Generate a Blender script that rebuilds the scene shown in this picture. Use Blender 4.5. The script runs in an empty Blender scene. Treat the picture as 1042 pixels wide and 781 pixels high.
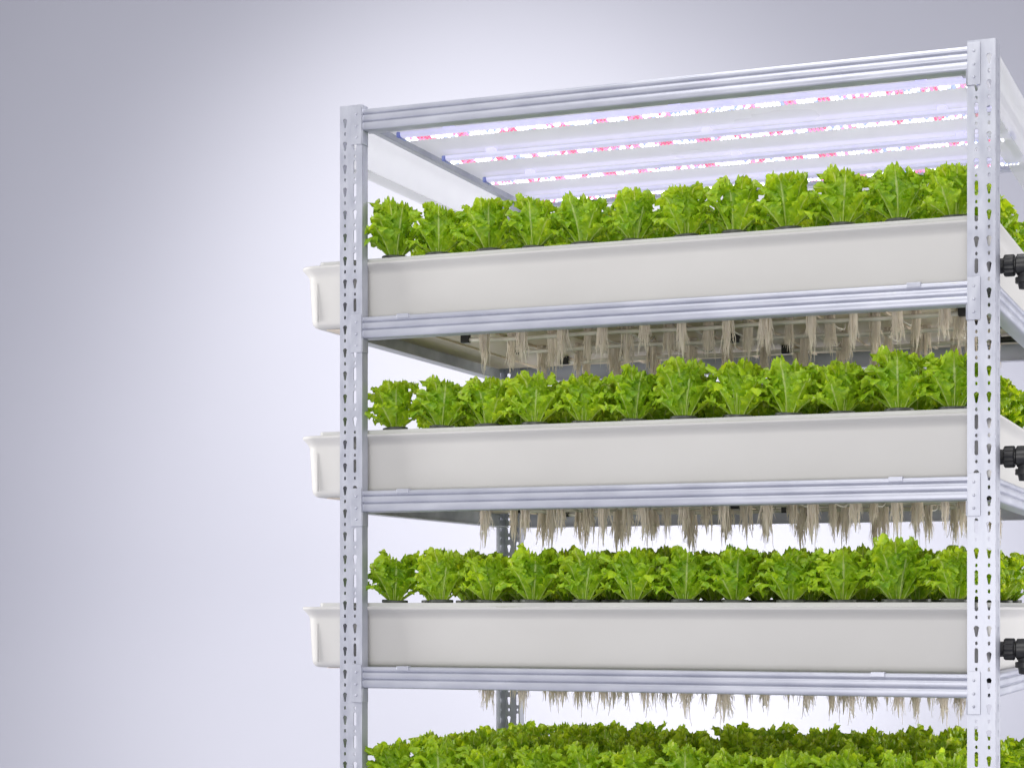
import bpy, bmesh, math, random
from mathutils import Vector, Matrix
R = random.Random(11)
S = bpy.context.scene
COL = S.collection
PI = math.pi

# ------------------------------------------------------------------ frame of reference
# rack frame: X along the front (left post outer edge = 0), Y into depth, Z up from the floor
W, D, H = 1.2, 0.82, 0.95          # rack width, depth, height of the eye above the floor
YAW = math.radians(21.84)
CAM = Vector((1.6726, -3.3106, H))
TIER = [(.643, .538), (.3225, .2155), (.0, -.111), (-.352, -.463)]   # rim, beam top (above eye height)
POST_TOP = H + .932

# ------------------------------------------------------------------ materials
def mat(name, base, rough=.5, metal=0., spec=.5):
    m = bpy.data.materials.new(name); m.use_nodes = True
    b = m.node_tree.nodes['Principled BSDF']
    b.inputs['Base Color'].default_value = (*base, 1)
    b.inputs['Roughness'].default_value = rough
    b.inputs['Metallic'].default_value = metal
    b.inputs['Specular IOR Level'].default_value = spec
    return m, m.node_tree.nodes, m.node_tree.links, b

def noise_mix(n, l, b, c1, c2, scale, detail=4, stretch=(1, 1, 1), lo=.35, hi=.65, bump=0, rough=None, dist=.002):
    tc = n.new('ShaderNodeTexCoord'); mp = n.new('ShaderNodeMapping')
    mp.inputs['Scale'].default_value = stretch
    no = n.new('ShaderNodeTexNoise'); no.inputs['Scale'].default_value = scale; no.inputs['Detail'].default_value = detail
    l.new(tc.outputs['Object'], mp.inputs['Vector']); l.new(mp.outputs['Vector'], no.inputs['Vector'])
    cr = n.new('ShaderNodeValToRGB')
    cr.color_ramp.elements[0].position = lo; cr.color_ramp.elements[1].position = hi
    cr.color_ramp.elements[0].color = (*c1, 1); cr.color_ramp.elements[1].color = (*c2, 1)
    l.new(no.outputs['Fac'], cr.inputs['Fac']); l.new(cr.outputs['Color'], b.inputs['Base Color'])
    if bump:
        bp = n.new('ShaderNodeBump'); bp.inputs['Strength'].default_value = bump; bp.inputs['Distance'].default_value = dist
        l.new(no.outputs['Fac'], bp.inputs['Height']); l.new(bp.outputs['Normal'], b.inputs['Normal'])
    if rough:
        mr = n.new('ShaderNodeMapRange'); mr.inputs['To Min'].default_value = rough[0]; mr.inputs['To Max'].default_value = rough[1]
        l.new(no.outputs['Fac'], mr.inputs['Value']); l.new(mr.outputs['Result'], b.inputs['Roughness'])
    return no

M = {}
m, n, l, b = mat('zinc_steel', (.60, .61, .70), .42, .25)
noise_mix(n, l, b, (.455, .47, .555), (.55, .565, .645), 34, 6, (.35, 1, 1), .3, .7, .05, (.28, .45))
b.inputs['Metallic'].default_value = .4
M['steel'] = m
m, n, l, b = mat('painted_post', (.7, .71, .78), .35, .25)
noise_mix(n, l, b, (.435, .45, .53), (.555, .57, .645), 60, 6, (1, 1, .35), .32, .68, .05, (.26, .45))
M['post'] = m
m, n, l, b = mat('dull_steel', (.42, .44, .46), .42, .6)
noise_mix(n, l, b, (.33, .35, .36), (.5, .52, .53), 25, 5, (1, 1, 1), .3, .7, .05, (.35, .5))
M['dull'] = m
m, n, l, b = mat('white_plate', (.8, .8, .83), .35, .1)
noise_mix(n, l, b, (.76, .76, .8), (.83, .83, .86), 12, 4, (1, 1, 1), .3, .7, .03, (.3, .4))
tr = n.new('ShaderNodeBsdfTranslucent'); tr.inputs['Color'].default_value = (.92, .92, .94, 1)
ms = n.new('ShaderNodeMixShader'); ms.inputs['Fac'].default_value = .35
l.new(b.outputs[0], ms.inputs[1]); l.new(tr.outputs[0], ms.inputs[2]); l.new(ms.outputs[0], n['Material Output'].inputs['Surface'])
tp = n.new('ShaderNodeBsdfTransparent'); ms2 = n.new('ShaderNodeMixShader'); ms2.inputs['Fac'].default_value = .58
l.new(ms.outputs[0], ms2.inputs[1]); l.new(tp.outputs[0], ms2.inputs[2]); l.new(ms2.outputs[0], n['Material Output'].inputs['Surface'])
M['plate'] = m
m, n, l, b = mat('tray_plastic', (.75, .74, .725), .42)
noise_mix(n, l, b, (.555, .545, .533), (.588, .578, .566), 5, 5, (1, 1, 1.6), .3, .7, .05, (.5, .62), .001)
M['tray'] = m
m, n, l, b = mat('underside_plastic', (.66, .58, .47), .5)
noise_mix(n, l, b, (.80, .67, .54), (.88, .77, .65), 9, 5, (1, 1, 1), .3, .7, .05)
M['under'] = m
m, n, l, b = mat('lid_plastic', (.62, .62, .61), .45)
noise_mix(n, l, b, (.5, .5, .5), (.6, .6, .59), 9, 4, (1, 1, 1), .3, .7, .03)
M['lid'] = m
m, n, l, b = mat('black_plastic', (.018, .018, .02), .38)
noise_mix(n, l, b, (.012, .012, .014), (.03, .03, .033), 60, 3, (1, 1, 1), .3, .7, .1)
M['black'] = m
m, n, l, b = mat('cup_plastic', (.05, .055, .05), .45)
noise_mix(n, l, b, (.035, .04, .035), (.075, .08, .07), 80, 3, (1, 1, 1), .3, .7, .1)
M['cup'] = m
m, n, l, b = mat('white_tube', (.75, .72, .66), .35)
noise_mix(n, l, b, (.68, .65, .58), (.8, .77, .72), 30, 3)
M['tube'] = m
m, n, l, b = mat('light_panel', (.72, .72, .76), .28)
noise_mix(n, l, b, (.75, .73, .80), (.81, .79, .86), 4, 3, (1, 1, 1), .3, .7, .03, (.22, .36))
b.inputs['Roughness'].default_value = .3
tr = n.new('ShaderNodeBsdfTranslucent'); tr.inputs['Color'].default_value = (.9, .9, .94, 1)
ms = n.new('ShaderNodeMixShader'); ms.inputs['Fac'].default_value = .5
l.new(b.outputs[0], ms.inputs[1]); l.new(tr.outputs[0], ms.inputs[2]); l.new(ms.outputs[0], n['Material Output'].inputs['Surface'])
M['panel'] = m
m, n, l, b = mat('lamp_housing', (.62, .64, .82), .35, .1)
noise_mix(n, l, b, (.68, .67, .92), (.76, .75, .96), 30, 3)  # violet tone stands in for the blue diode light falling on the body
b.inputs['Emission Color'].default_value = (.72, .70, 1., 1); b.inputs['Emission Strength'].default_value = .36     # diode spill on the lamp body, put in as a weak violet emission
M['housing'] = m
m, n, l, b = mat('lamp_cap', (.25, .3, .75), .35)
noise_mix(n, l, b, (.2, .25, .7), (.4, .45, .85), 40, 3)
M['cap'] = m
m, n, l, b = mat('lamp_board', (.85, .82, .9), .4)
noise_mix(n, l, b, (.8, .76, .86), (.9, .87, .95), 40, 3)
b.inputs['Emission Color'].default_value = (.95, .9, 1., 1); b.inputs['Emission Strength'].default_value = .12  # light of the diodes on their board, put in as a faint glow
M['board'] = m

def emit(name, col, st):
    m, n, l, b = mat(name, tuple(c*.45 for c in col), .3)
    b.inputs['Emission Color'].default_value = (*col, 1); b.inputs['Emission Strength'].default_value = st
    return m
M['led_white'] = emit('white_diode', (.88, .91, 1.), 4.5)
M['led_pink'] = emit('pink_diode', (1., .30, .58), 1.15)
M['led_red'] = emit('red_diode', (1., .14, .30), 1.1)
M['led_blue'] = emit('blue_diode', (.36, .45, 1.), 1.2)

# backdrop: matte lavender wall paper
m, n, l, b = mat('backdrop_paper', (.6, .6, .68), .85, 0, .2)
noise_mix(n, l, b, (.415, .420, .494), (.427, .432, .506), 1.2, 3, (1, 1, 1), .3, .7)
M['backdrop'] = m

# lettuce leaf: uv.x across the leaf (0..1), uv.y along it
def leaf_material():
    m = bpy.data.materials.new('lettuce_leaf'); m.use_nodes = True
    n, l = m.node_tree.nodes, m.node_tree.links
    b = n['Principled BSDF']; out = n['Material Output']
    uv = n.new('ShaderNodeUVMap'); uv.uv_map = 'leaf'
    sep = n.new('ShaderNodeSeparateXYZ'); l.new(uv.outputs['UV'], sep.inputs[0])
    def math_(op, a, bb=None, clamp=False):
        k = n.new('ShaderNodeMath'); k.operation = op; k.use_clamp = clamp
        for i, v in enumerate((a, bb)):
            if v is None: continue
            if isinstance(v, (int, float)): k.inputs[i].default_value = v
            else: l.new(v, k.inputs[i])
        return k.outputs[0]
    x = math_('ABSOLUTE', math_('MULTIPLY', math_('SUBTRACT', sep.outputs['X'], .5), 2.))     # 0 midrib .. 1 margin
    y = sep.outputs['Y']
    # midrib, thinning towards the tip
    wid = math_('ADD', math_('MULTIPLY', math_('SUBTRACT', 1., y), .17), .035)
    rib = math_('SUBTRACT', 1., math_('DIVIDE', x, wid), True)
    # side veins leaving the midrib at an angle
    tc = n.new('ShaderNodeTexCoord')
    no = n.new('ShaderNodeTexNoise'); no.inputs['Scale'].default_value = 95; no.inputs['Detail'].default_value = 3
    l.new(tc.outputs['Object'], no.inputs['Vector'])
    no2 = n.new('ShaderNodeTexNoise'); no2.inputs['Scale'].default_value = 22; no2.inputs['Detail'].default_value = 2
    l.new(tc.outputs['Object'], no2.inputs['Vector'])
    ph = math_('ADD', math_('MULTIPLY', math_('SUBTRACT', y, math_('MULTIPLY', x, .3)), 44.), math_('MULTIPLY', no2.outputs['Fac'], 9.))
    vein = math_('POWER', math_('MAXIMUM', math_('SINE', ph), 0.), 9.)
    vein = math_('MULTIPLY', vein, math_('SUBTRACT', 1., math_('MULTIPLY', x, .85), True))
    vor = n.new('ShaderNodeTexVoronoi'); vor.inputs['Scale'].default_value = 150; vor.feature = 'DISTANCE_TO_EDGE'
    l.new(tc.outputs['Object'], vor.inputs['Vector'])
    # blade colour
    cr = n.new('ShaderNodeValToRGB')
    cr.color_ramp.elements[0].position = .3; cr.color_ramp.elements[1].position = .72
    cr.color_ramp.elements[0].color = (.185, .43, .009, 1); cr.color_ramp.elements[1].color = (.65, .86, .042, 1)
    fac = math_('ADD', math_('MULTIPLY', no.outputs['Fac'], .55), math_('MULTIPLY', no2.outputs['Fac'], .45))
    oi = n.new('ShaderNodeObjectInfo')
    fac = math_('ADD', fac, math_('MULTIPLY', math_('SUBTRACT', oi.outputs['Random'], .5), .07))
    l.new(fac, cr.inputs['Fac'])
    mx = n.new('ShaderNodeMix'); mx.data_type = 'RGBA'
    mx.inputs['B'].default_value = (.76, .88, .36, 1)
    ribf = math_('ADD', math_('MULTIPLY', math_('POWER', rib, .7), .85), math_('MULTIPLY', vein, .28), True)
    l.new(ribf, mx.inputs['Factor']); l.new(cr.outputs['Color'], mx.inputs['A'])
    l.new(mx.outputs['Result'], b.inputs['Base Color'])
    b.inputs['Roughness'].default_value = .36
    b.inputs['Specular IOR Level'].default_value = .5
    hgt = math_('ADD', math_('MULTIPLY', no.outputs['Fac'], 1.3),
                math_('ADD', math_('MULTIPLY', math_('MINIMUM', vor.outputs['Distance'], .25), 1.2), math_('MULTIPLY', vein, -.3)))
    bp = n.new('ShaderNodeBump'); bp.inputs['Strength'].default_value = .55; bp.inputs['Distance'].default_value = .0022
    l.new(hgt, bp.inputs['Height']); l.new(bp.outputs['Normal'], b.inputs['Normal'])
    tr = n.new('ShaderNodeBsdfTranslucent')
    mt = n.new('ShaderNodeMix'); mt.data_type = 'RGBA'; mt.blend_type = 'MULTIPLY'; mt.inputs['Factor'].default_value = 1
    mt.inputs['B'].default_value = (1.45, 1.2, .6, 1)
    l.new(mx.outputs['Result'], mt.inputs['A']); l.new(mt.outputs['Result'], tr.inputs['Color'])
    l.new(bp.outputs['Normal'], tr.inputs['Normal'])
    ms = n.new('ShaderNodeMixShader'); ms.inputs['Fac'].default_value = .46
    l.new(b.outputs[0], ms.inputs[1]); l.new(tr.outputs[0], ms.inputs[2]); l.new(ms.outputs[0], out.inputs['Surface'])
    return m
M['leaf'] = leaf_material()

m, n, l, b = mat('root_fibre', (.72, .62, .5), .5)
noise_mix(n, l, b, (.97, .89, .80), (.99, .95, .89), 160, 3, (1, 1, .15), .3, .7, .15)
b.inputs['Subsurface Weight'].default_value = .0
tr = n.new('ShaderNodeBsdfTranslucent'); tr.inputs['Color'].default_value = (.97, .92, .83, 1)
ms = n.new('ShaderNodeMixShader'); ms.inputs['Fac'].default_value = .5
l.new(b.outputs[0], ms.inputs[1]); l.new(tr.outputs[0], ms.inputs[2]); l.new(ms.outputs[0], n['Material Output'].inputs['Surface'])
M['root'] = m

# ------------------------------------------------------------------ mesh helpers
def tag(o, label=None, cat=None, group=None, kind=None):
    if label: o['label'] = label
    if cat: o['category'] = cat
    if group: o['group'] = group
    if kind: o['kind'] = kind
    return o

def link(name, me, parent=None, loc=None):
    o = bpy.data.objects.new(name, me); COL.objects.link(o)
    if parent: o.parent = parent
    if loc: o.location = loc
    return o

def build(name, bm, mats, parent=None, loc=None, smooth=False, bevel=0, seg=2, autosm=None):
    me = bpy.data.meshes.new(name); bm.normal_update(); bm.to_mesh(me); bm.free()
    for mm in (mats if isinstance(mats, (list, tuple)) else [mats]): me.materials.append(mm)
    if smooth: me.polygons.foreach_set('use_smooth', [True]*len(me.polygons))
    o = link(name, me, parent, loc)
    if bevel:
        md = o.modifiers.new('bevel', 'BEVEL'); md.width = bevel; md.segments = seg; md.limit_method = 'ANGLE'; md.angle_limit = .7
        me.polygons.foreach_set('use_smooth', [True]*len(me.polygons))
        md.harden_normals = True
    return o

def empty(name, loc):
    o = bpy.data.objects.new(name, None); COL.objects.link(o); o.location = loc; o.empty_display_size = .05
    return o

def box(bm, x0, x1, y0, y1, z0, z1, mi=0):
    v = [bm.verts.new(p) for p in ((x0,y0,z0),(x1,y0,z0),(x1,y1,z0),(x0,y1,z0),(x0,y0,z1),(x1,y0,z1),(x1,y1,z1),(x0,y1,z1))]
    for f in ((0,3,2,1),(4,5,6,7),(0,1,5,4),(1,2,6,5),(2,3,7,6),(3,0,4,7)):
        bm.faces.new([v[i] for i in f]).material_index = mi

def tube(bm, pts, rads, n=10, caps=True, mi=0):
    pts = [Vector(p) for p in pts]
    if not isinstance(rads, (list, tuple)): rads = [rads]*len(pts)
    rings = []; ref = None
    for i, p in enumerate(pts):
        t = (pts[min(i+1, len(pts)-1)] - pts[max(i-1, 0)])
        t = t.normalized() if t.length > 1e-9 else Vector((0, 0, 1))
        if ref is None: ref = Vector((0, 0, 1)) if abs(t.z) < .9 else Vector((1, 0, 0))
        a = ref - t*ref.dot(t)
        a = a.normalized() if a.length > 1e-6 else t.orthogonal().normalized()
        ref = a; bb = t.cross(a)
        rings.append([bm.verts.new(p + (a*math.cos(2*PI*k/n) + bb*math.sin(2*PI*k/n))*rads[i]) for k in range(n)])
    for r0, r1 in zip(rings, rings[1:]):
        for k in range(n): bm.faces.new((r0[k], r0[(k+1) % n], r1[(k+1) % n], r1[k])).material_index = mi
    if caps:
        bm.faces.new(list(reversed(rings[0]))).material_index = mi; bm.faces.new(rings[-1]).material_index = mi

def lathe_x(bm, x_r, cy, cz, n=24):
    """solid of revolution round the X axis; x_r = [(x, r)...]"""
    rings = [[bm.verts.new((x, cy + r*math.cos(2*PI*k/n), cz + r*math.sin(2*PI*k/n))) for k in range(n)] for x, r in x_r]
    for r0, r1 in zip(rings, rings[1:]):
        for k in range(n): bm.faces.new((r0[k], r0[(k+1) % n], r1[(k+1) % n], r1[k]))
    bm.faces.new(list(reversed(rings[0]))); bm.faces.new(rings[-1])

def poly_plate(outer, holes, thick):
    """mesh of a flat plate (XY, thickness along Z about 0) with real holes, by a filled 2-D curve"""
    cu = bpy.data.curves.new('tmp', 'CURVE'); cu.dimensions = '2D'; cu.fill_mode = 'BOTH'; cu.extrude = thick/2
    for loop in [outer]+holes:
        sp = cu.splines.new('POLY'); sp.points.add(len(loop)-1); sp.use_cyclic_u = True
        for p, q in zip(sp.points, loop): p.co = (q[0], q[1], 0, 1)
    ob = bpy.data.objects.new('tmp', cu); COL.objects.link(ob)
    dg = bpy.context.evaluated_depsgraph_get(); dg.update()
    me = bpy.data.meshes.new_from_object(ob.evaluated_get(dg))
    bpy.data.objects.remove(ob); bpy.data.curves.remove(cu)
    return me

def keyhole(cx, cz, s=1.0):
    """teardrop slot: round head above, narrow tail below"""
    p = []
    for k in range(9):
        a = math.radians(-35 + 250*k/8); p.append((cx + .0042*s*math.cos(a), cz + .0042*s*math.sin(a)))
    for k in range(5):
        a = math.radians(180 + 180*k/4); p.append((cx + .0019*s*math.cos(a), cz - .0115*s + .0019*s*math.sin(a)))
    return p
def slot(cx, cz, r, hh):
    return [(cx + r*math.cos(math.radians(180*k/5)), cz + hh + r*math.sin(math.radians(180*k/5))) for k in range(6)] + \
           [(cx + r*math.cos(math.radians(180+180*k/5)), cz - hh + r*math.sin(math.radians(180+180*k/5))) for k in range(6)]

# ------------------------------------------------------------------ setting
# seamless backdrop: floor sweeping up into a wall, square to the view
bm = bmesh.new()
prof = [(-7., 0.), (-3., 0.), (2.0, 0.), (5.3, 0.)] + [(5.3 + 1.1*math.sin(math.radians(a)), 1.1 - 1.1*math.cos(math.radians(a))) for a in range(6, 91, 6)] + [(6.4, 3.), (6.4, 5.5)]
xs = [-9 + 18*i/12 for i in range(13)]
rows = [[bm.verts.new((x, y, z)) for x in xs] for y, z in prof]
for r0, r1 in zip(rows, rows[1:]):
    for k in range(12): bm.faces.new((r0[k], r0[k+1], r1[k+1], r1[k]))
o = build('backdrop', bm, M['backdrop'], smooth=True)
o.location = (CAM.x, CAM.y, 0); o.rotation_euler = (0, 0, YAW)
tag(o, 'plain lavender grey studio backdrop behind the rack', 'backdrop', kind='structure')

# ------------------------------------------------------------------ the rack
rack = empty('metal_rack', (0, 0, 0))
tag(rack, 'tall slotted metal shelving rack that carries the lettuce trays', 'rack')
PW, PD, LIP, TH = .046, .052, .024, .0022      # post front flange, outer flange depth, inner lip depth, sheet

def make_post_mesh():
    """C-shaped slotted upright; outer edge at x=0, front at y=0, opening to the back"""
    front_h, side_h = [], []
    z = POST_TOP - .028
    k = 0
    while z > .05:
        front_h += [keyhole(.0105, z), keyhole(.031, z, 1.05) if k % 3 == 1 else slot(.031, z - .002, .0030, .0095)]
        front_h += [slot(.0105, z - .0245, .0021, .0014), slot(.031, z - .0245, .0020, .0011)]
        side_h += [keyhole(.030, z, .8), slot(.030, z - .0245, .002, .0012)]
        z -= .0427; k += 1
    bm = bmesh.new()
    f = poly_plate([(0, 0), (PW, 0), (PW, POST_TOP), (0, POST_TOP)], front_h, TH)
    s = poly_plate([(TH, 0), (PD, 0), (PD, POST_TOP), (TH, POST_TOP)], side_h, TH)
    p = poly_plate([(TH, 0), (LIP, 0), (LIP, POST_TOP), (TH, POST_TOP)], [], TH)
    def put(me, mtx):
        t = bmesh.new(); t.from_mesh(me); bmesh.ops.transform(t, matrix=mtx, verts=t.verts)
        m2 = bpy.data.meshes.new('t'); t.to_mesh(m2); t.free(); bm.from_mesh(m2); bpy.data.meshes.remove(m2); bpy.data.meshes.remove(me)
    # plate (x, y, t) -> world: front flange x->x, y->z, t->y
    put(f, Matrix(((1,0,0,0),(0,0,1,TH/2),(0,1,0,0),(0,0,0,1))))
    put(s, Matrix(((0,0,1,TH/2),(1,0,0,0),(0,1,0,0),(0,0,0,1))))
    put(p, Matrix(((0,0,1,PW-TH/2),(1,0,0,0),(0,1,0,0),(0,0,0,1))))
    bmesh.ops.recalc_face_normals(bm, faces=bm.faces)
    return bm
def post(name, loc, sx, sy):
    bm = make_post_mesh()
    bmesh.ops.transform(bm, matrix=Matrix.Diagonal((sx, sy, 1, 1)), verts=bm.verts)
    if sx*sy < 0: bmesh.ops.reverse_faces(bm, faces=bm.faces)
    return build(name, bm, M['post'], rack, loc)
post('post', (0, 0, 0), 1, 1); post('post', (W, 0, 0), -1, 1)
post('post', (0, D, 0), 1, -1); post('post', (W, D, 0), -1, -1)

# beam: rolled profile with two grooves, (depth, z) points from the top back round to the bottom back
BP = [(.030, .0395), (.004, .0400), (.0012, .0392), (.0, .0375), (.0, .0332), (.0008, .0318), (.0036, .0310), (.0042, .0302), (.0036, .0294),
      (.0008, .0286), (.0, .0270), (.0, .0196), (.0008, .0180), (.0036, .0172), (.0042, .0164), (.0036, .0156), (.0008, .0148), (.0, .0132),
      (.0, .0045), (.0010, .0018), (.0035, .0002), (.030, .0), (.030, .0025), (.006, .003), (.009, .037), (.030, .037)]
def beam_bm(length, prof=BP):
    bm = bmesh.new()
    a = [bm.verts.new((0, y, z)) for y, z in prof]; c = [bm.verts.new((length, y, z)) for y, z in prof]
    nn = len(prof)
    for k in range(nn): bm.faces.new((a[k], a[(k+1) % nn], c[(k+1) % nn], c[k]))
    bm.faces.new(a); bm.faces.new(list(reversed(c)))
    bmesh.ops.recalc_face_normals(bm, faces=bm.faces)
    return bm
def beam(p0, rot, length, mtl='steel', prof=BP, bracket=True, clips=True):
    o = build('beam', beam_bm(length, prof), M[mtl], rack, p0, smooth=False)
    o.rotation_euler = (0, 0, rot)
    me = o.data
    me.polygons.foreach_set('use_smooth', [len(p.vertices) == 4 for p in me.polygons])
    md = o.modifiers.new('edges', 'EDGE_SPLIT'); md.split_angle = math.radians(50)
    if bracket:
        for x0, x1 in ((-.022, -.0005), (length + .0005, length + .022)):
            bm = bmesh.new()
            box(bm, x0, x1, -.0050, -.0032, -.026, .0445 if p0[2] < H+.8 else .044)
            # rivet heads
            for zz in (.030, .008, -.013):
                cx = (x0+x1)/2
                v = []
                for r_, yy in ((.0026, -.0048), (.0022, -.0062), (.001, -.0068)):
                    v.append([bm.verts.new((cx + r_*math.cos(2*PI*k/10), yy, zz + r_*math.sin(2*PI*k/10))) for k in range(10)])
                for r0, r1 in zip(v, v[1:]):
                    for k in range(10): bm.faces.new((r0[k], r0[(k+1) % 10], r1[(k+1) % 10], r1[k]))
                bm.faces.new(v[-1])
            # return lip of the bracket, turned round the inner corner of the post
            s = 1 if x0 < 0 else -1
            e = x1 if s > 0 else x0
            xa, xb = sorted((e + s*.0005, e + s*.0022))
            box(bm, xa, xb, -.0050, .020, -.026, -.0005)
            bmesh.ops.recalc_face_normals(bm, faces=bm.faces)
            build('end_bracket', bm, M['post'], o, bevel=.0006, seg=2)
    if clips:
        for cx in clips:
            bm = bmesh.new(); box(bm, cx-.012, cx+.012, -.0022, .010, .0335, .0418)
            build('clip', bm, M['steel'], o, bevel=.001)
    return o
FL = W - 2*PW
for i, (rim, bt) in enumerate(TIER):
    z = H + bt - .04
    beam((PW, .0025, z), 0, FL, clips=(.082, 1.02 - .03*i))
    beam((W-PW, D-.0025, z), PI, FL, clips=())
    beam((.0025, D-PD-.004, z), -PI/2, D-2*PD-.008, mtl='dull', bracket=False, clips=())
    beam((W-.0025, PD+.004, z), PI/2, D-2*PD-.008, bracket=False, clips=())
zt = H + .924 - .04
beam((PW, .0025, zt), 0, FL, clips=()); beam((W-PW, D-.0025, zt), PI, FL, clips=())
# deep white side plates under the top with an inner foot
SPL = [(.03, .105), (0, .105), (0, 0), (.038, 0), (.038, .002), (.002, .002), (.002, .103), (.03, .103)]
def side_plate(p0, rot):
    o = build('side_plate', beam_bm(D-2*PD+.05, SPL), M['plate'], rack, p0); o.rotation_euler = (0, 0, rot)
side_plate((.0030, D-PD+.025, H+.817), -PI/2); side_plate((W-.0030, PD-.025, H+.817), PI/2)
# roof panel that carries the lamps, its edge trims
bm = bmesh.new(); box(bm, .036, W-.036, .034, D-.034, H+.899, H+.906)
build('roof_panel', bm, M['panel'], rack, bevel=.001)
for x0 in (.048, W-.062):
    bm = bmesh.new(); box(bm, x0, x0+.014, .036, D-.036, H+.886, H+.8985)
    build('edge_trim', bm, M['steel'], rack, bevel=.001)
# ------------------------------------------------------------------ grow lights
LX0, LX1 = .088, 1.165
def grow_light(v, label):
    root = empty('grow_light', (LX0, v, H+.8985)); L = LX1-LX0
    tag(root, label, 'grow light', 'lit grow lights under the roof of the rack')
    bm = bmesh.new()
    pr = [(-.016, -.0095), (-.016, -.0150), (-.013, -.018), (.013, -.018), (.016, -.0150), (.016, -.0095)]
    a = [bm.verts.new((.008, y, z)) for y, z in pr]; c = [bm.verts.new((L-.008, y, z)) for y, z in pr]
    for k in range(6): bm.faces.new((a[k], a[(k+1) % 6], c[(k+1) % 6], c[k]))
    bm.faces.new(a); bm.faces.new(list(reversed(c))); bmesh.ops.recalc_face_normals(bm, faces=bm.faces)
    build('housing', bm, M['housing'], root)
    for x0, x1 in ((0, .0075), (L-.0075, L)):
        bm = bmesh.new(); box(bm, x0, x1, -.017, .017, -.0195, -.0085); build('end_cap', bm, M['cap'], root, bevel=.002)
    for xx in (.10, L*.5, L-.10):                          # hangers between the roof panel and the lamp
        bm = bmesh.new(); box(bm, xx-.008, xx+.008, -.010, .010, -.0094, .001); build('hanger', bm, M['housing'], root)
    bm = bmesh.new(); box(bm, .010, L-.010, -.0092, .0092, -.0196, -.0184); build('circuit_board', bm, M['board'], root)
    names = ['led_white', 'led_pink', 'led_red', 'led_blue']
    bm = bmesh.new(); x = .018; k = 0; rr = random.Random(int(v*1000))
    cur, left = 0, 3
    while x < L-.018:
        if left == 0:
            cur = 1 - cur; left = rr.choice((4, 5, 6, 8)) if cur == 0 else rr.choice((3, 4, 5))
        for yy in (-.0045, .0045):
            mi = 0 if cur == 0 else rr.choice((1, 1, 2, 2, 0))
            if cur == 0 and rr.random() < .28: mi = rr.choice((3, 3, 1))
            q = .0021 if mi == 0 else .0018; box(bm, x-q, x+q, yy-q, yy+q, -.0224, -.0197, mi)
        left -= 1; x += .0074
    build('diode_rows', bm, [M[q] for q in names], root)
    return root
for v, lab in ((.075, 'lit pink and white grow light strip nearest the front beam'),
               (.285, 'second lit pink and white grow light strip from the front beam'),
               (.495, 'third lit grow light strip from the front beam, just above lettuce tops'),
               (.705, 'rearmost lit grow light strip, mostly behind the lettuce tops')):
    grow_light(v, lab)

# ------------------------------------------------------------------ trays
TX0, TX1, TY0, TY1 = -.092, W-.016, .036, D-.036        # tray walls (outside)
def rrect(x0, x1, y0, y1, r, n=7):
    p = []
    for cx, cy, a0 in ((x1-r, y1-r, 0), (x0+r, y1-r, 90), (x0+r, y0+r, 180), (x1-r, y0+r, 270)):
        for k in range(n):
            a = math.radians(a0 + 90*k/(n-1)); p.append((cx + r*math.cos(a), cy + r*math.sin(a)))
    return p
def loft(bm, prof, x0, x1, y0, y1, rad, cap_top=False, cap_bot=True):
    rings = []
    for off, z in prof:
        rings.append([bm.verts.new((x, y, z)) for x, y in rrect(x0-off, x1+off, y0-off, y1+off, max(.002, rad+off))])
    nn = len(rings[0])
    for r0, r1 in zip(rings, rings[1:]):
        for k in range(nn): bm.faces.new((r0[k], r0[(k+1) % nn], r1[(k+1) % nn], r1[k]))
    if cap_top: bm.faces.new(list(reversed(rings[0])))
    if cap_bot: bm.faces.new(rings[-1])
    bmesh.ops.recalc_face_normals(bm, faces=bm.faces)
TRAY_P = [(-.006, -.010), (-.004, -.0006), (-.002, 0), (.0122, 0), (.0134, -.0008), (.0134, -.0044), (.0128, -.0052), (.0070, -.0108), (.0026, -.0162), (.0006, -.0205), (0, -.024), (-.0045, -.100),
          (-.006, -.107), (-.010, -.112), (-.016, -.1145), (-.024, -.115)]
TIERN = ['top', 'second', 'third', 'lowest']
BOT = -.115
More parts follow.
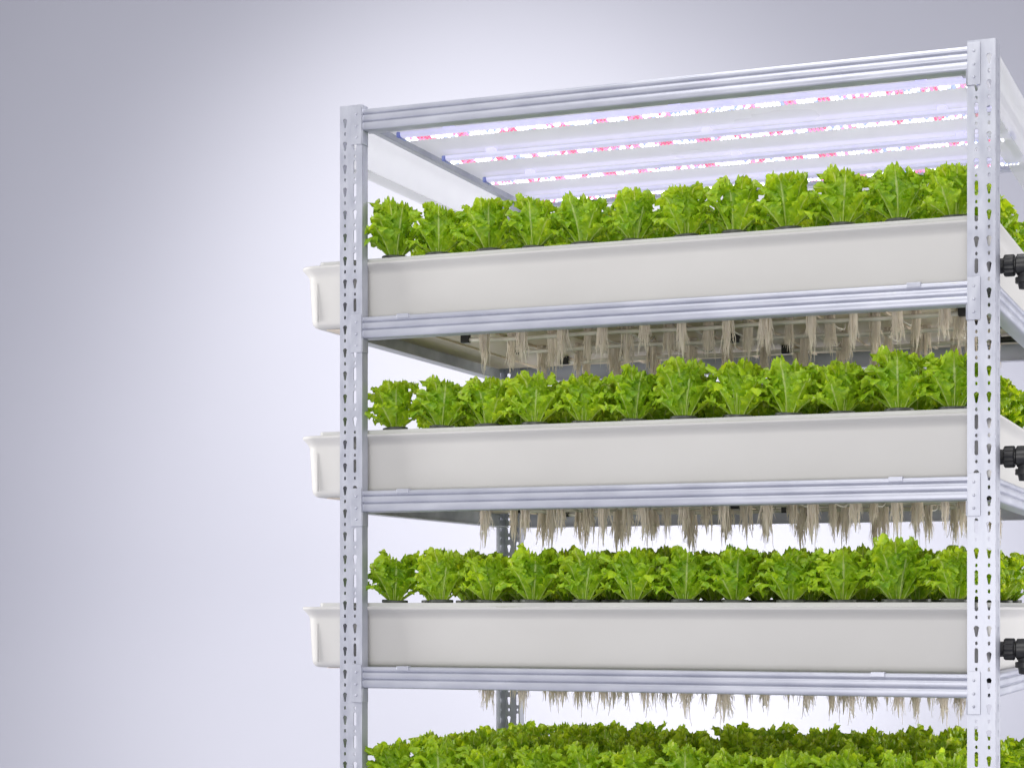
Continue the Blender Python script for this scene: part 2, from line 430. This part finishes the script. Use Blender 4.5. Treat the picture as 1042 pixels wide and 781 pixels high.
def make_tray(i):
    rim = H + TIER[i][0]
    root = empty('growing_tray', ((TX0+TX1)/2, (TY0+TY1)/2, rim + BOT))
    lab = {0: 'long off-white growing tray on the topmost tier, nearest the grow lights',
           1: 'long off-white growing tray on the middle tier, second from the top',
           2: 'long off-white growing tray third from the top, just above the lowest lettuces',
           3: 'off-white growing tray of the lowest tier, cut off by bottom edge'}[i]
    tag(root, lab, 'tray', 'long off-white growing trays on the rack')
    o0 = -root.location
    def pt(bm): bmesh.ops.translate(bm, vec=o0, verts=bm.verts); return bm
    bm = bmesh.new(); loft(bm, [(o, rim+z) for o, z in TRAY_P], TX0, TX1, TY0, TY1, .026)
    o = build('basin', pt(bm), M['tray'], root, smooth=True)
    md = o.modifiers.new('edges', 'EDGE_SPLIT'); md.split_angle = math.radians(38)
    bm = bmesh.new()
    loft(bm, [(-.001, rim+.0075), (0, rim+.0065), (0, rim+.0004)], TX0+.030, TX1-.018, TY0-.004, TY1+.002, .012, True, True)
    build('lid', pt(bm), M['lid'], root)
    # seams moulded into the short ends
    for xx in (TX0+.026,):
        bm = bmesh.new(); box(bm, xx-.0008, xx+.0008, TY0-.0005, TY0+.004, rim-.104, rim-.032)
        build('end_seam', pt(bm), M['tray'], root)
    # ribs under the basin
    for k in range(9):
        x = .10 + .125*k
        bm = bmesh.new(); box(bm, x-.003, x+.003, TY0+.03, TY1-.03, rim+BOT-.005, rim+BOT-.0012); build('underside_rib', pt(bm), M['under'], root)
    bm = bmesh.new(); loft(bm, [(-.03, rim+BOT-.0006), (-.03, rim+BOT-.0016)], TX0, TX1, TY0, TY1, .03, True, True)
    build('underside_panel', pt(bm), M['under'], root)
    # feed tubes with their clips
    for k, v in enumerate((.21, .40, .60)):
        bm = bmesh.new()
        pts = [(.16 + .03*k, v, rim+BOT-.013)] + [(.2+.03*k + j*.07, v + .002*math.sin(j*2.1+k), rim+BOT-.014 - .0015*math.sin(j*1.3+k)) for j in range(13)] + [(1.13, v, rim+BOT-.013)]
        tube(bm, pts, .0042, 8); build('feed_tube', pt(bm), M['tube'], root, smooth=True)
        for xx in (.165+.03*k, .60+.05*k, 1.115):
            bm = bmesh.new()
            box(bm, xx-.009, xx+.009, v-.006, v+.006, rim+BOT-.019, rim+BOT-.0005)
            build('tube_clip', pt(bm), M['black'], root, bevel=.002)
        bm = bmesh.new(); tube(bm, [(1.120, v, rim+BOT-.012), (1.178, v, rim+BOT-.012)], .006, 10)
        build('tube_end', pt(bm), M['black'], root, smooth=True)
    # thin looping drip lines
    rr = random.Random(70+i)
    for k in range(15):
        bm = bmesh.new()
        x = .24 + k*.063; v0 = rr.choice((.21, .40)); dv = rr.uniform(.06, .12)
        pts = [(x + .02*t + .012*math.sin(t*3), v0 + dv*t, rim+BOT-.012 - .014*math.sin(PI*t)) for t in [q/8 for q in range(9)]]
        tube(bm, pts, .0018, 6)
        build('drip_line', pt(bm), M['tube'], root, smooth=True)
for i in range(4): make_tray(i)

# ------------------------------------------------------------------ black drain pipes at the right ends of the trays
def make_pipe(i):
    z = H + TIER[i][0] - .071; y = .085
    root = empty('drain_pipe', (TX1+.001, y, z))
    tag(root, {0: 'black plastic drain pipe on the right end of the top tray', 1: 'black plastic drain pipe on right end of the second tray',
               2: 'black plastic drain pipe on right end of the third tray'}[i], 'pipe', 'black drain pipes on the right ends of the trays')
    root.scale = (1, .84, .84)
    es = lambda o: setattr(o.modifiers.new('edges', 'EDGE_SPLIT'), 'split_angle', .6)
    bm = bmesh.new(); lathe_x(bm, [(.0, .0225), (.006, .0225), (.0065, .0155), (.12, .0155)], 0, 0); es(build('pipe', bm, M['black'], root, smooth=True))
    bm = bmesh.new(); n = 30; rings = []
    for x, r in [(.017, .0185), (.019, .0205), (.033, .0205), (.035, .0185)]:         # ridged union nut
        rings.append([bm.verts.new((x, (r + (.0016 if k % 2 else -.0006))*math.cos(2*PI*k/n), (r + (.0016 if k % 2 else -.0006))*math.sin(2*PI*k/n))) for k in range(n)])
    for r0, r1 in zip(rings, rings[1:]):
        for k in range(n): bm.faces.new((r0[k], r0[(k+1) % n], r1[(k+1) % n], r1[k]))
    bm.faces.new(list(reversed(rings[0]))); bm.faces.new(rings[-1]); build('union_nut', bm, M['black'], root)
    bm = bmesh.new(); lathe_x(bm, [(.037, .0175), (.039, .0215), (.068, .0215), (.070, .0175)], 0, 0); es(build('collar', bm, M['black'], root, smooth=True))
    bm = bmesh.new()
    tube(bm, [(.053, 0, -.012), (.053, 0, -.036), (.053, .002, -.048), (.053, .002, -.0485)], [.0135, .0135, .0120, .0100], 20)
    es(build('drain_elbow', bm, M['black'], root, smooth=True))
    bm = bmesh.new(); lathe_x(bm, [(-.006, .0168), (-.005, .018), (.005, .018), (.006, .0168)], 0, 0)
    bmesh.ops.transform(bm, matrix=Matrix.Translation((.053, 0, -.031)) @ Matrix.Rotation(PI/2, 4, 'Y'), verts=bm.verts)
    es(build('elbow_ring', bm, M['black'], root, smooth=True))
for i in range(3): make_pipe(i)

# ------------------------------------------------------------------ lettuces
def sstep(a, b_, x):
    t = min(1, max(0, (x-a)/(b_-a))); return t*t*(3-2*t)
def leaf(bm, uvl, L, Wd, tilt, curl, az, r0, z0, ruf, cup, rr):
    nx, ny = 24, 34
    ph = [rr.uniform(0, 6.28) for _ in range(10)]
    fl, fr = rr.uniform(4.2, 6.2), rr.uniform(4.2, 6.2)      # lobes along each margin
    ft = rr.choice((2., 2.5, 3.))                            # lobes over the tip
    bias = rr.uniform(-.22, .22); twist = rr.uniform(-.4, .4)
    ca, sa = math.cos(az), math.sin(az)
    def axis(d):                                              # point on the bent midrib at arc fraction d
        r, z, k = r0, z0, 10
        for q in range(k):
            t = d*(q+.5)/k; a = tilt + curl*t**2.4
            r += math.sin(a)*L*d/k; z += math.cos(a)*L*d/k
        return r, z
    grid = []
    for j in range(ny+1):
        v = j/ny; row = []
        w = Wd*(.15 + .10*sstep(0, .22, v) + .75*sstep(.15, .66, v))*(1 - .36*sstep(.62, 1., v))
        hi = sstep(.18, .6, v); top = sstep(.70, 1., v)
        for i in range(nx+1):
            s = -1 + 2*i/nx; e = abs(s); f = fr if s > 0 else fl; p = ph[0] if s > 0 else ph[1]
            # rounded lobes with narrow notches, on the margin and over the tip
            mar = abs(math.sin(PI*f*v + p)) - .62
            tipl = abs(math.sin(PI*ft*s + ph[2])) - .62
            lat = s*w*(1 + hi*e**2.5*(.24*mar + .11*(abs(math.sin(PI*2.6*f*v + ph[8])) - .62)))
            d = v*(1 - .15*e**2.6) + top*(.085*tipl + .03*(abs(math.sin(PI*2.4*ft*s + ph[8])) - .62))*(1-.25*e)
            a = tilt + curl*max(d, 0)**2.4
            edge = hi*e**3.2*(1-.4*top) + .95*top**1.8*(1-.35*e)
            nrm = ruf*edge*(math.sin(2*PI*f*v*.5 + p*1.7 + 2.0*s) + .45*math.sin(2*PI*f*v + ph[3])*(1-top) + .8*top*math.sin(2*PI*ft*s*.5 + ph[4]))
            nrm += cup*Wd*(e**1.7)*(1-.75*top) - .0024*max(0, 1-e*4.5)*(1-v)
            nrm += .0009*hi*(math.sin(23*v + ph[5] + 5*s)*math.sin(10*s + ph[6]))
            nrm += ruf*.38*(hi*e**3 + .9*top*top)*math.sin(2*PI*1.7*f*v + 11*s + ph[9])
            nrm -= (.001 + .012*(ph[7]/6.28)**2)*top*top                      # tip rolls outward
            nrm += twist*v*s*w*.5
            r, z = axis(max(d, 0))
            r += -math.cos(a)*nrm; z += math.sin(a)*nrm
            lat += bias*L*.3*v*v
            row.append((bm.verts.new((ca*r - sa*lat, sa*r + ca*lat, max(z, .001))), i/nx, v))
        grid.append(row)
    for j in range(ny):
        for i in range(nx):
            q = (grid[j][i], grid[j][i+1], grid[j+1][i+1], grid[j+1][i])
            f = bm.faces.new([t[0] for t in q]); f.smooth = True
            for lp, t in zip(f.loops, q): lp[uvl].uv = (t[1], t[2])

def lettuce_mesh(seed):
    rr = random.Random(seed); bm = bmesh.new(); uvl = bm.loops.layers.uv.new('leaf')
    F = -PI/2
    def put(deg, L, Wd, tilt, curl, r0, ruf, cup):
        leaf(bm, uvl, L*rr.uniform(.90, 1.10), Wd*rr.uniform(.9, 1.12), tilt + rr.uniform(-.08, .08), curl + rr.uniform(-.15, .2),
             F + math.radians(deg + rr.uniform(-12, 12)), r0, .003, ruf*rr.uniform(.8, 1.25), cup*rr.uniform(.7, 1.3), rr)
    for d in (-84, 80, 150, -152): put(d, .060, .021, .86, .45, .009, .0050, .14)      # low skirt
    for d in (-58, 60, 112, 180, -112): put(d, .074, .022, .58, .40, .009, .0060, .18)
    for d in (0, 68, 142, -142, -68): put(d, .090, .0250, .38 if d else .20, .30, .007, .0064, .22)
    for d in (36, 108, 180, -108, -36): put(d, .095, .0240, .17, .24, .005, .0064, .24)
    for d in (15, 195): put(d, .086, .019, .05, .15, .002, .0056, .30)
    me = bpy.data.meshes.new('lettuce'); bm.to_mesh(me); bm.free(); me.materials.append(M['leaf'])
    return me
LM = [lettuce_mesh(100+k) for k in range(9)]

def cup_mesh():
    bm = bmesh.new(); n = 28
    pr = [(.0235, .0), (.0245, .0008), (.0245, .0050), (.0235, .0058), (.0150, .0058), (.0135, .0025)]
    rings = [[bm.verts.new((r*math.cos(2*PI*k/n), r*math.sin(2*PI*k/n), z)) for k in range(n)] for r, z in pr]
    for r0, r1 in zip(rings, rings[1:]):
        for k in range(n): bm.faces.new((r0[k], r0[(k+1) % n], r1[(k+1) % n], r1[k])).smooth = False
    bm.faces.new(rings[-1])
    bmesh.ops.recalc_face_normals(bm, faces=bm.faces)
    me = bpy.data.meshes.new('net_cup'); bm.to_mesh(me); bm.free(); me.materials.append(M['cup'])
    return me
CUP = cup_mesh()
ORD = ['first', 'second', 'third', 'fourth', 'fifth', 'sixth', 'seventh', 'eighth', 'ninth', 'tenth', 'eleventh', 'twelfth']
ROWN = ['front row', 'second row', 'middle row', 'fourth row', 'back row']
ROWV = [.060, .235, .400, .565, .730]
NC = 12
def place_lettuce(i, row, c):
    rr = random.Random(i*1000 + row*50 + c)
    u = .084 + c*.0945 + rr.uniform(-.004, .004)
    base = H + TIER[i][0] + .0078
    o = link('lettuce', LM[(i*5 + row*4 + c*7 + rr.randint(0, 1)*3) % len(LM)], None, (u, ROWV[row] + rr.uniform(-.003, .003), base))
    # outer leaves of the front row face the viewer
    o.rotation_euler = (rr.uniform(-.05, .05), rr.uniform(-.06, .06), rr.uniform(-.15, .75) if row == 0 else rr.uniform(0, 2*PI))
    s = rr.uniform(.92, 1.04); o.scale = (s, s, s*rr.uniform(.94, 1.06))
    where = ORD[c] + ' from the left post' if c < 6 else (ORD[NC-1-c] + ' from the right post' if c < NC-1 else 'beside the right post')
    if c == 0: where = 'beside the left post'
    tag(o, 'frilly green lettuce %s, in the %s of the %s tray' % (where, ROWN[row], TIERN[i]), 'lettuce', 'lettuces growing in the %s tray' % TIERN[i])
    cp = link('net_cup', CUP, o); cp.location = (0, 0, -.0006)
    return o
for i in range(4):
    for row in range(5):
        for c in range(NC): place_lettuce(i, row, c)

# ------------------------------------------------------------------ hanging roots
def root_mesh(seed, length):
    rr = random.Random(seed); bm = bmesh.new()
    k = rr.randint(16, 21)
    tube(bm, [(0, 0, .002), (.0006, 0, -length*.25), (-.0008, .0005, -length*.5), (.0004, -.0004, -length*.75), (.0012, 0, -length*.95)], [.0056, .0048, .0036, .0020, .0004], 9)
    for s in range(k):
        a = rr.uniform(0, 6.28); r = .0094*math.sqrt(rr.random())
        x0, y0 = r*math.cos(a), r*math.sin(a)
        Ls = length*(rr.uniform(.55, .9) if s else 1.0) * (1.12 if s % 5 == 0 else 1)
        dx, dy = rr.uniform(-.004, .004) + x0*.15, rr.uniform(-.004, .004)
        p1, p2 = rr.uniform(0, 6.28), rr.uniform(0, 6.28); am = rr.uniform(.0006, .0018)
        pts, rad = [], []; r00 = rr.uniform(.0013, .0025)
        for j in range(10):
            t = j/9
            pts.append((x0 + dx*t*t*1.6 + am*math.sin(7*t+p1)*t + .0009*math.sin(19*t+p2)*t, y0 + dy*t*t + am*math.cos(6*t+p2)*t, .002 - Ls*t))
            rad.append(max(.00028, r00*(1-t**1.3*.86)))
        tube(bm, pts, rad, 6)
        # fine side hairs
        for q in range(rr.randint(2, 4)):
            t = rr.uniform(.35, .8); j = int(t*9); b0 = Vector(pts[j]); d = Vector((rr.uniform(-1, 1), rr.uniform(-1, 1), -rr.uniform(1.6, 3))).normalized()*rr.uniform(.010, .020)
            tube(bm, [b0, b0 + d*.5 + Vector((0, 0, -.001)), b0 + d + Vector((rr.uniform(-.002, .002), 0, -.004))], [.0006, .00042, .0002], 4)
    for f in bm.faces: f.smooth = True
    me = bpy.data.meshes.new('root_tuft'); bm.to_mesh(me); bm.free(); me.materials.append(M['root'])
    return me
RM = [root_mesh(400+k, (.088, .098, .08, .092, .104, .084, .095)[k]) for k in range(7)]
RROW = ['front', 'second', 'third', 'back']
RV = [.115, .225, .43, .64]
for i in range(3):
    for row in range(4):
        for c in range(12):
            rr = random.Random(9000 + i*500 + row*40 + c)
            u = .247 + c*.0772 + (0, .012, -.006, .01)[row] + rr.uniform(-.004, .004)
            o = link('root_tuft', RM[(i*3 + row*2 + c*5 + rr.randint(0, 1)) % 7], None, (u, RV[row] + rr.uniform(-.005, .005), H + TIER[i][0] + BOT - .0014))
            s = rr.uniform(.85, 1.15); o.scale = (s*rr.uniform(.9, 1.2), s, s*(.90, .95, .86)[i]); o.rotation_euler = (0, 0, rr.uniform(0, 6.28))
            where = (ORD[c] + ' from the left end') if 0 < c < 6 else ('at the left end' if c == 0 else ('at the right end' if c == 11 else ORD[11-c] + ' from the right end'))
            tag(o, 'pale root tuft below the %s tray, %s row, %s' % (TIERN[i], RROW[row], where), 'roots', 'root tufts hanging below the %s tray' % TIERN[i])

# ------------------------------------------------------------------ camera
cd = bpy.data.cameras.new('camera'); cam = bpy.data.objects.new('camera', cd); COL.objects.link(cam)
cam.location = CAM; cam.rotation_euler = (PI/2, 0, YAW)
cd.sensor_width = 36; cd.lens = 2016/1042*36; cd.shift_y = 226.5/1042; cd.clip_end = 100
S.camera = cam

# ------------------------------------------------------------------ light
def from_cam(x, y, z):        # metres right, ahead of and above the eye
    c, s = math.cos(YAW), math.sin(YAW)
    return Vector((CAM.x + x*c - y*s, CAM.y + x*s + y*c, CAM.z + z))
def lamp(name, kind, pos, aim, energy, color=(1, 1, 1), **kw):
    ld = bpy.data.lights.new(name, kind); ld.energy = energy; ld.color = color
    for k, v in kw.items(): setattr(ld, k, v)
    o = bpy.data.objects.new(name, ld); COL.objects.link(o); o.location = pos
    o.rotation_euler = (aim - pos).to_track_quat('-Z', 'Y').to_euler()
    return o
lamp('key_softbox', 'AREA', from_cam(-.5, .9, 2.8), from_cam(.25, 3.7, .2), 64, (1, .985, .96), shape='RECTANGLE', size=2.6, size_y=1.4)
lamp('front_fill', 'AREA', from_cam(-.6, .1, -.05), from_cam(.3, 3.7, .25), 38, (1, .98, .95), shape='RECTANGLE', size=1.8, size_y=.9)  # added fill at eye height, brightens the roots and leaf fronts
lamp('left_fill', 'AREA', from_cam(-2.3, 4.1, .25), from_cam(.5, 4.0, .3), 56, (1, .985, .96), shape='RECTANGLE', size=1.4, size_y=1.8)  # unseen side fill, added to graze the tray undersides
lamp('right_fill', 'AREA', from_cam(3.4, 4.2, .0), from_cam(.5, 4.0, .4), 72, (1, .985, .96), shape='RECTANGLE', size=1.8, size_y=1.8)  # unseen fill from the other side, added to brighten the tiers inside
lamp('top_fill', 'AREA', from_cam(.55, 3.9, 2.3), from_cam(.5, 3.9, .5), 30, (1, 1, 1), shape='RECTANGLE', size=1.4, size_y=.9)  # unseen overhead fill, added to shine through the translucent roof panel
lamp('backdrop_spot', 'SPOT', from_cam(-.45, 3.9, 3.3), from_cam(.08, 6.4, .34), 560, (1, .98, .91), spot_size=math.radians(54), spot_blend=1., shadow_soft_size=.3)
lamp('backdrop_uplight', 'SPOT', from_cam(.75, 4.9, -.80), from_cam(.65, 6.4, .25), 130, (1, .98, .91), spot_size=math.radians(84), spot_blend=1., shadow_soft_size=.3)

w = bpy.data.worlds.new('World'); S.world = w; w.use_nodes = True
bg = w.node_tree.nodes['Background']; bg.inputs['Color'].default_value = (.89, .89, .91, 1); bg.inputs['Strength'].default_value = .50

S.view_settings.view_transform = 'Standard'; S.view_settings.look = 'None'
S.view_settings.exposure = 0; S.view_settings.gamma = 1
S.cycles.max_bounces = 10; S.cycles.transmission_bounces = 6; S.cycles.sample_clamp_indirect = 6
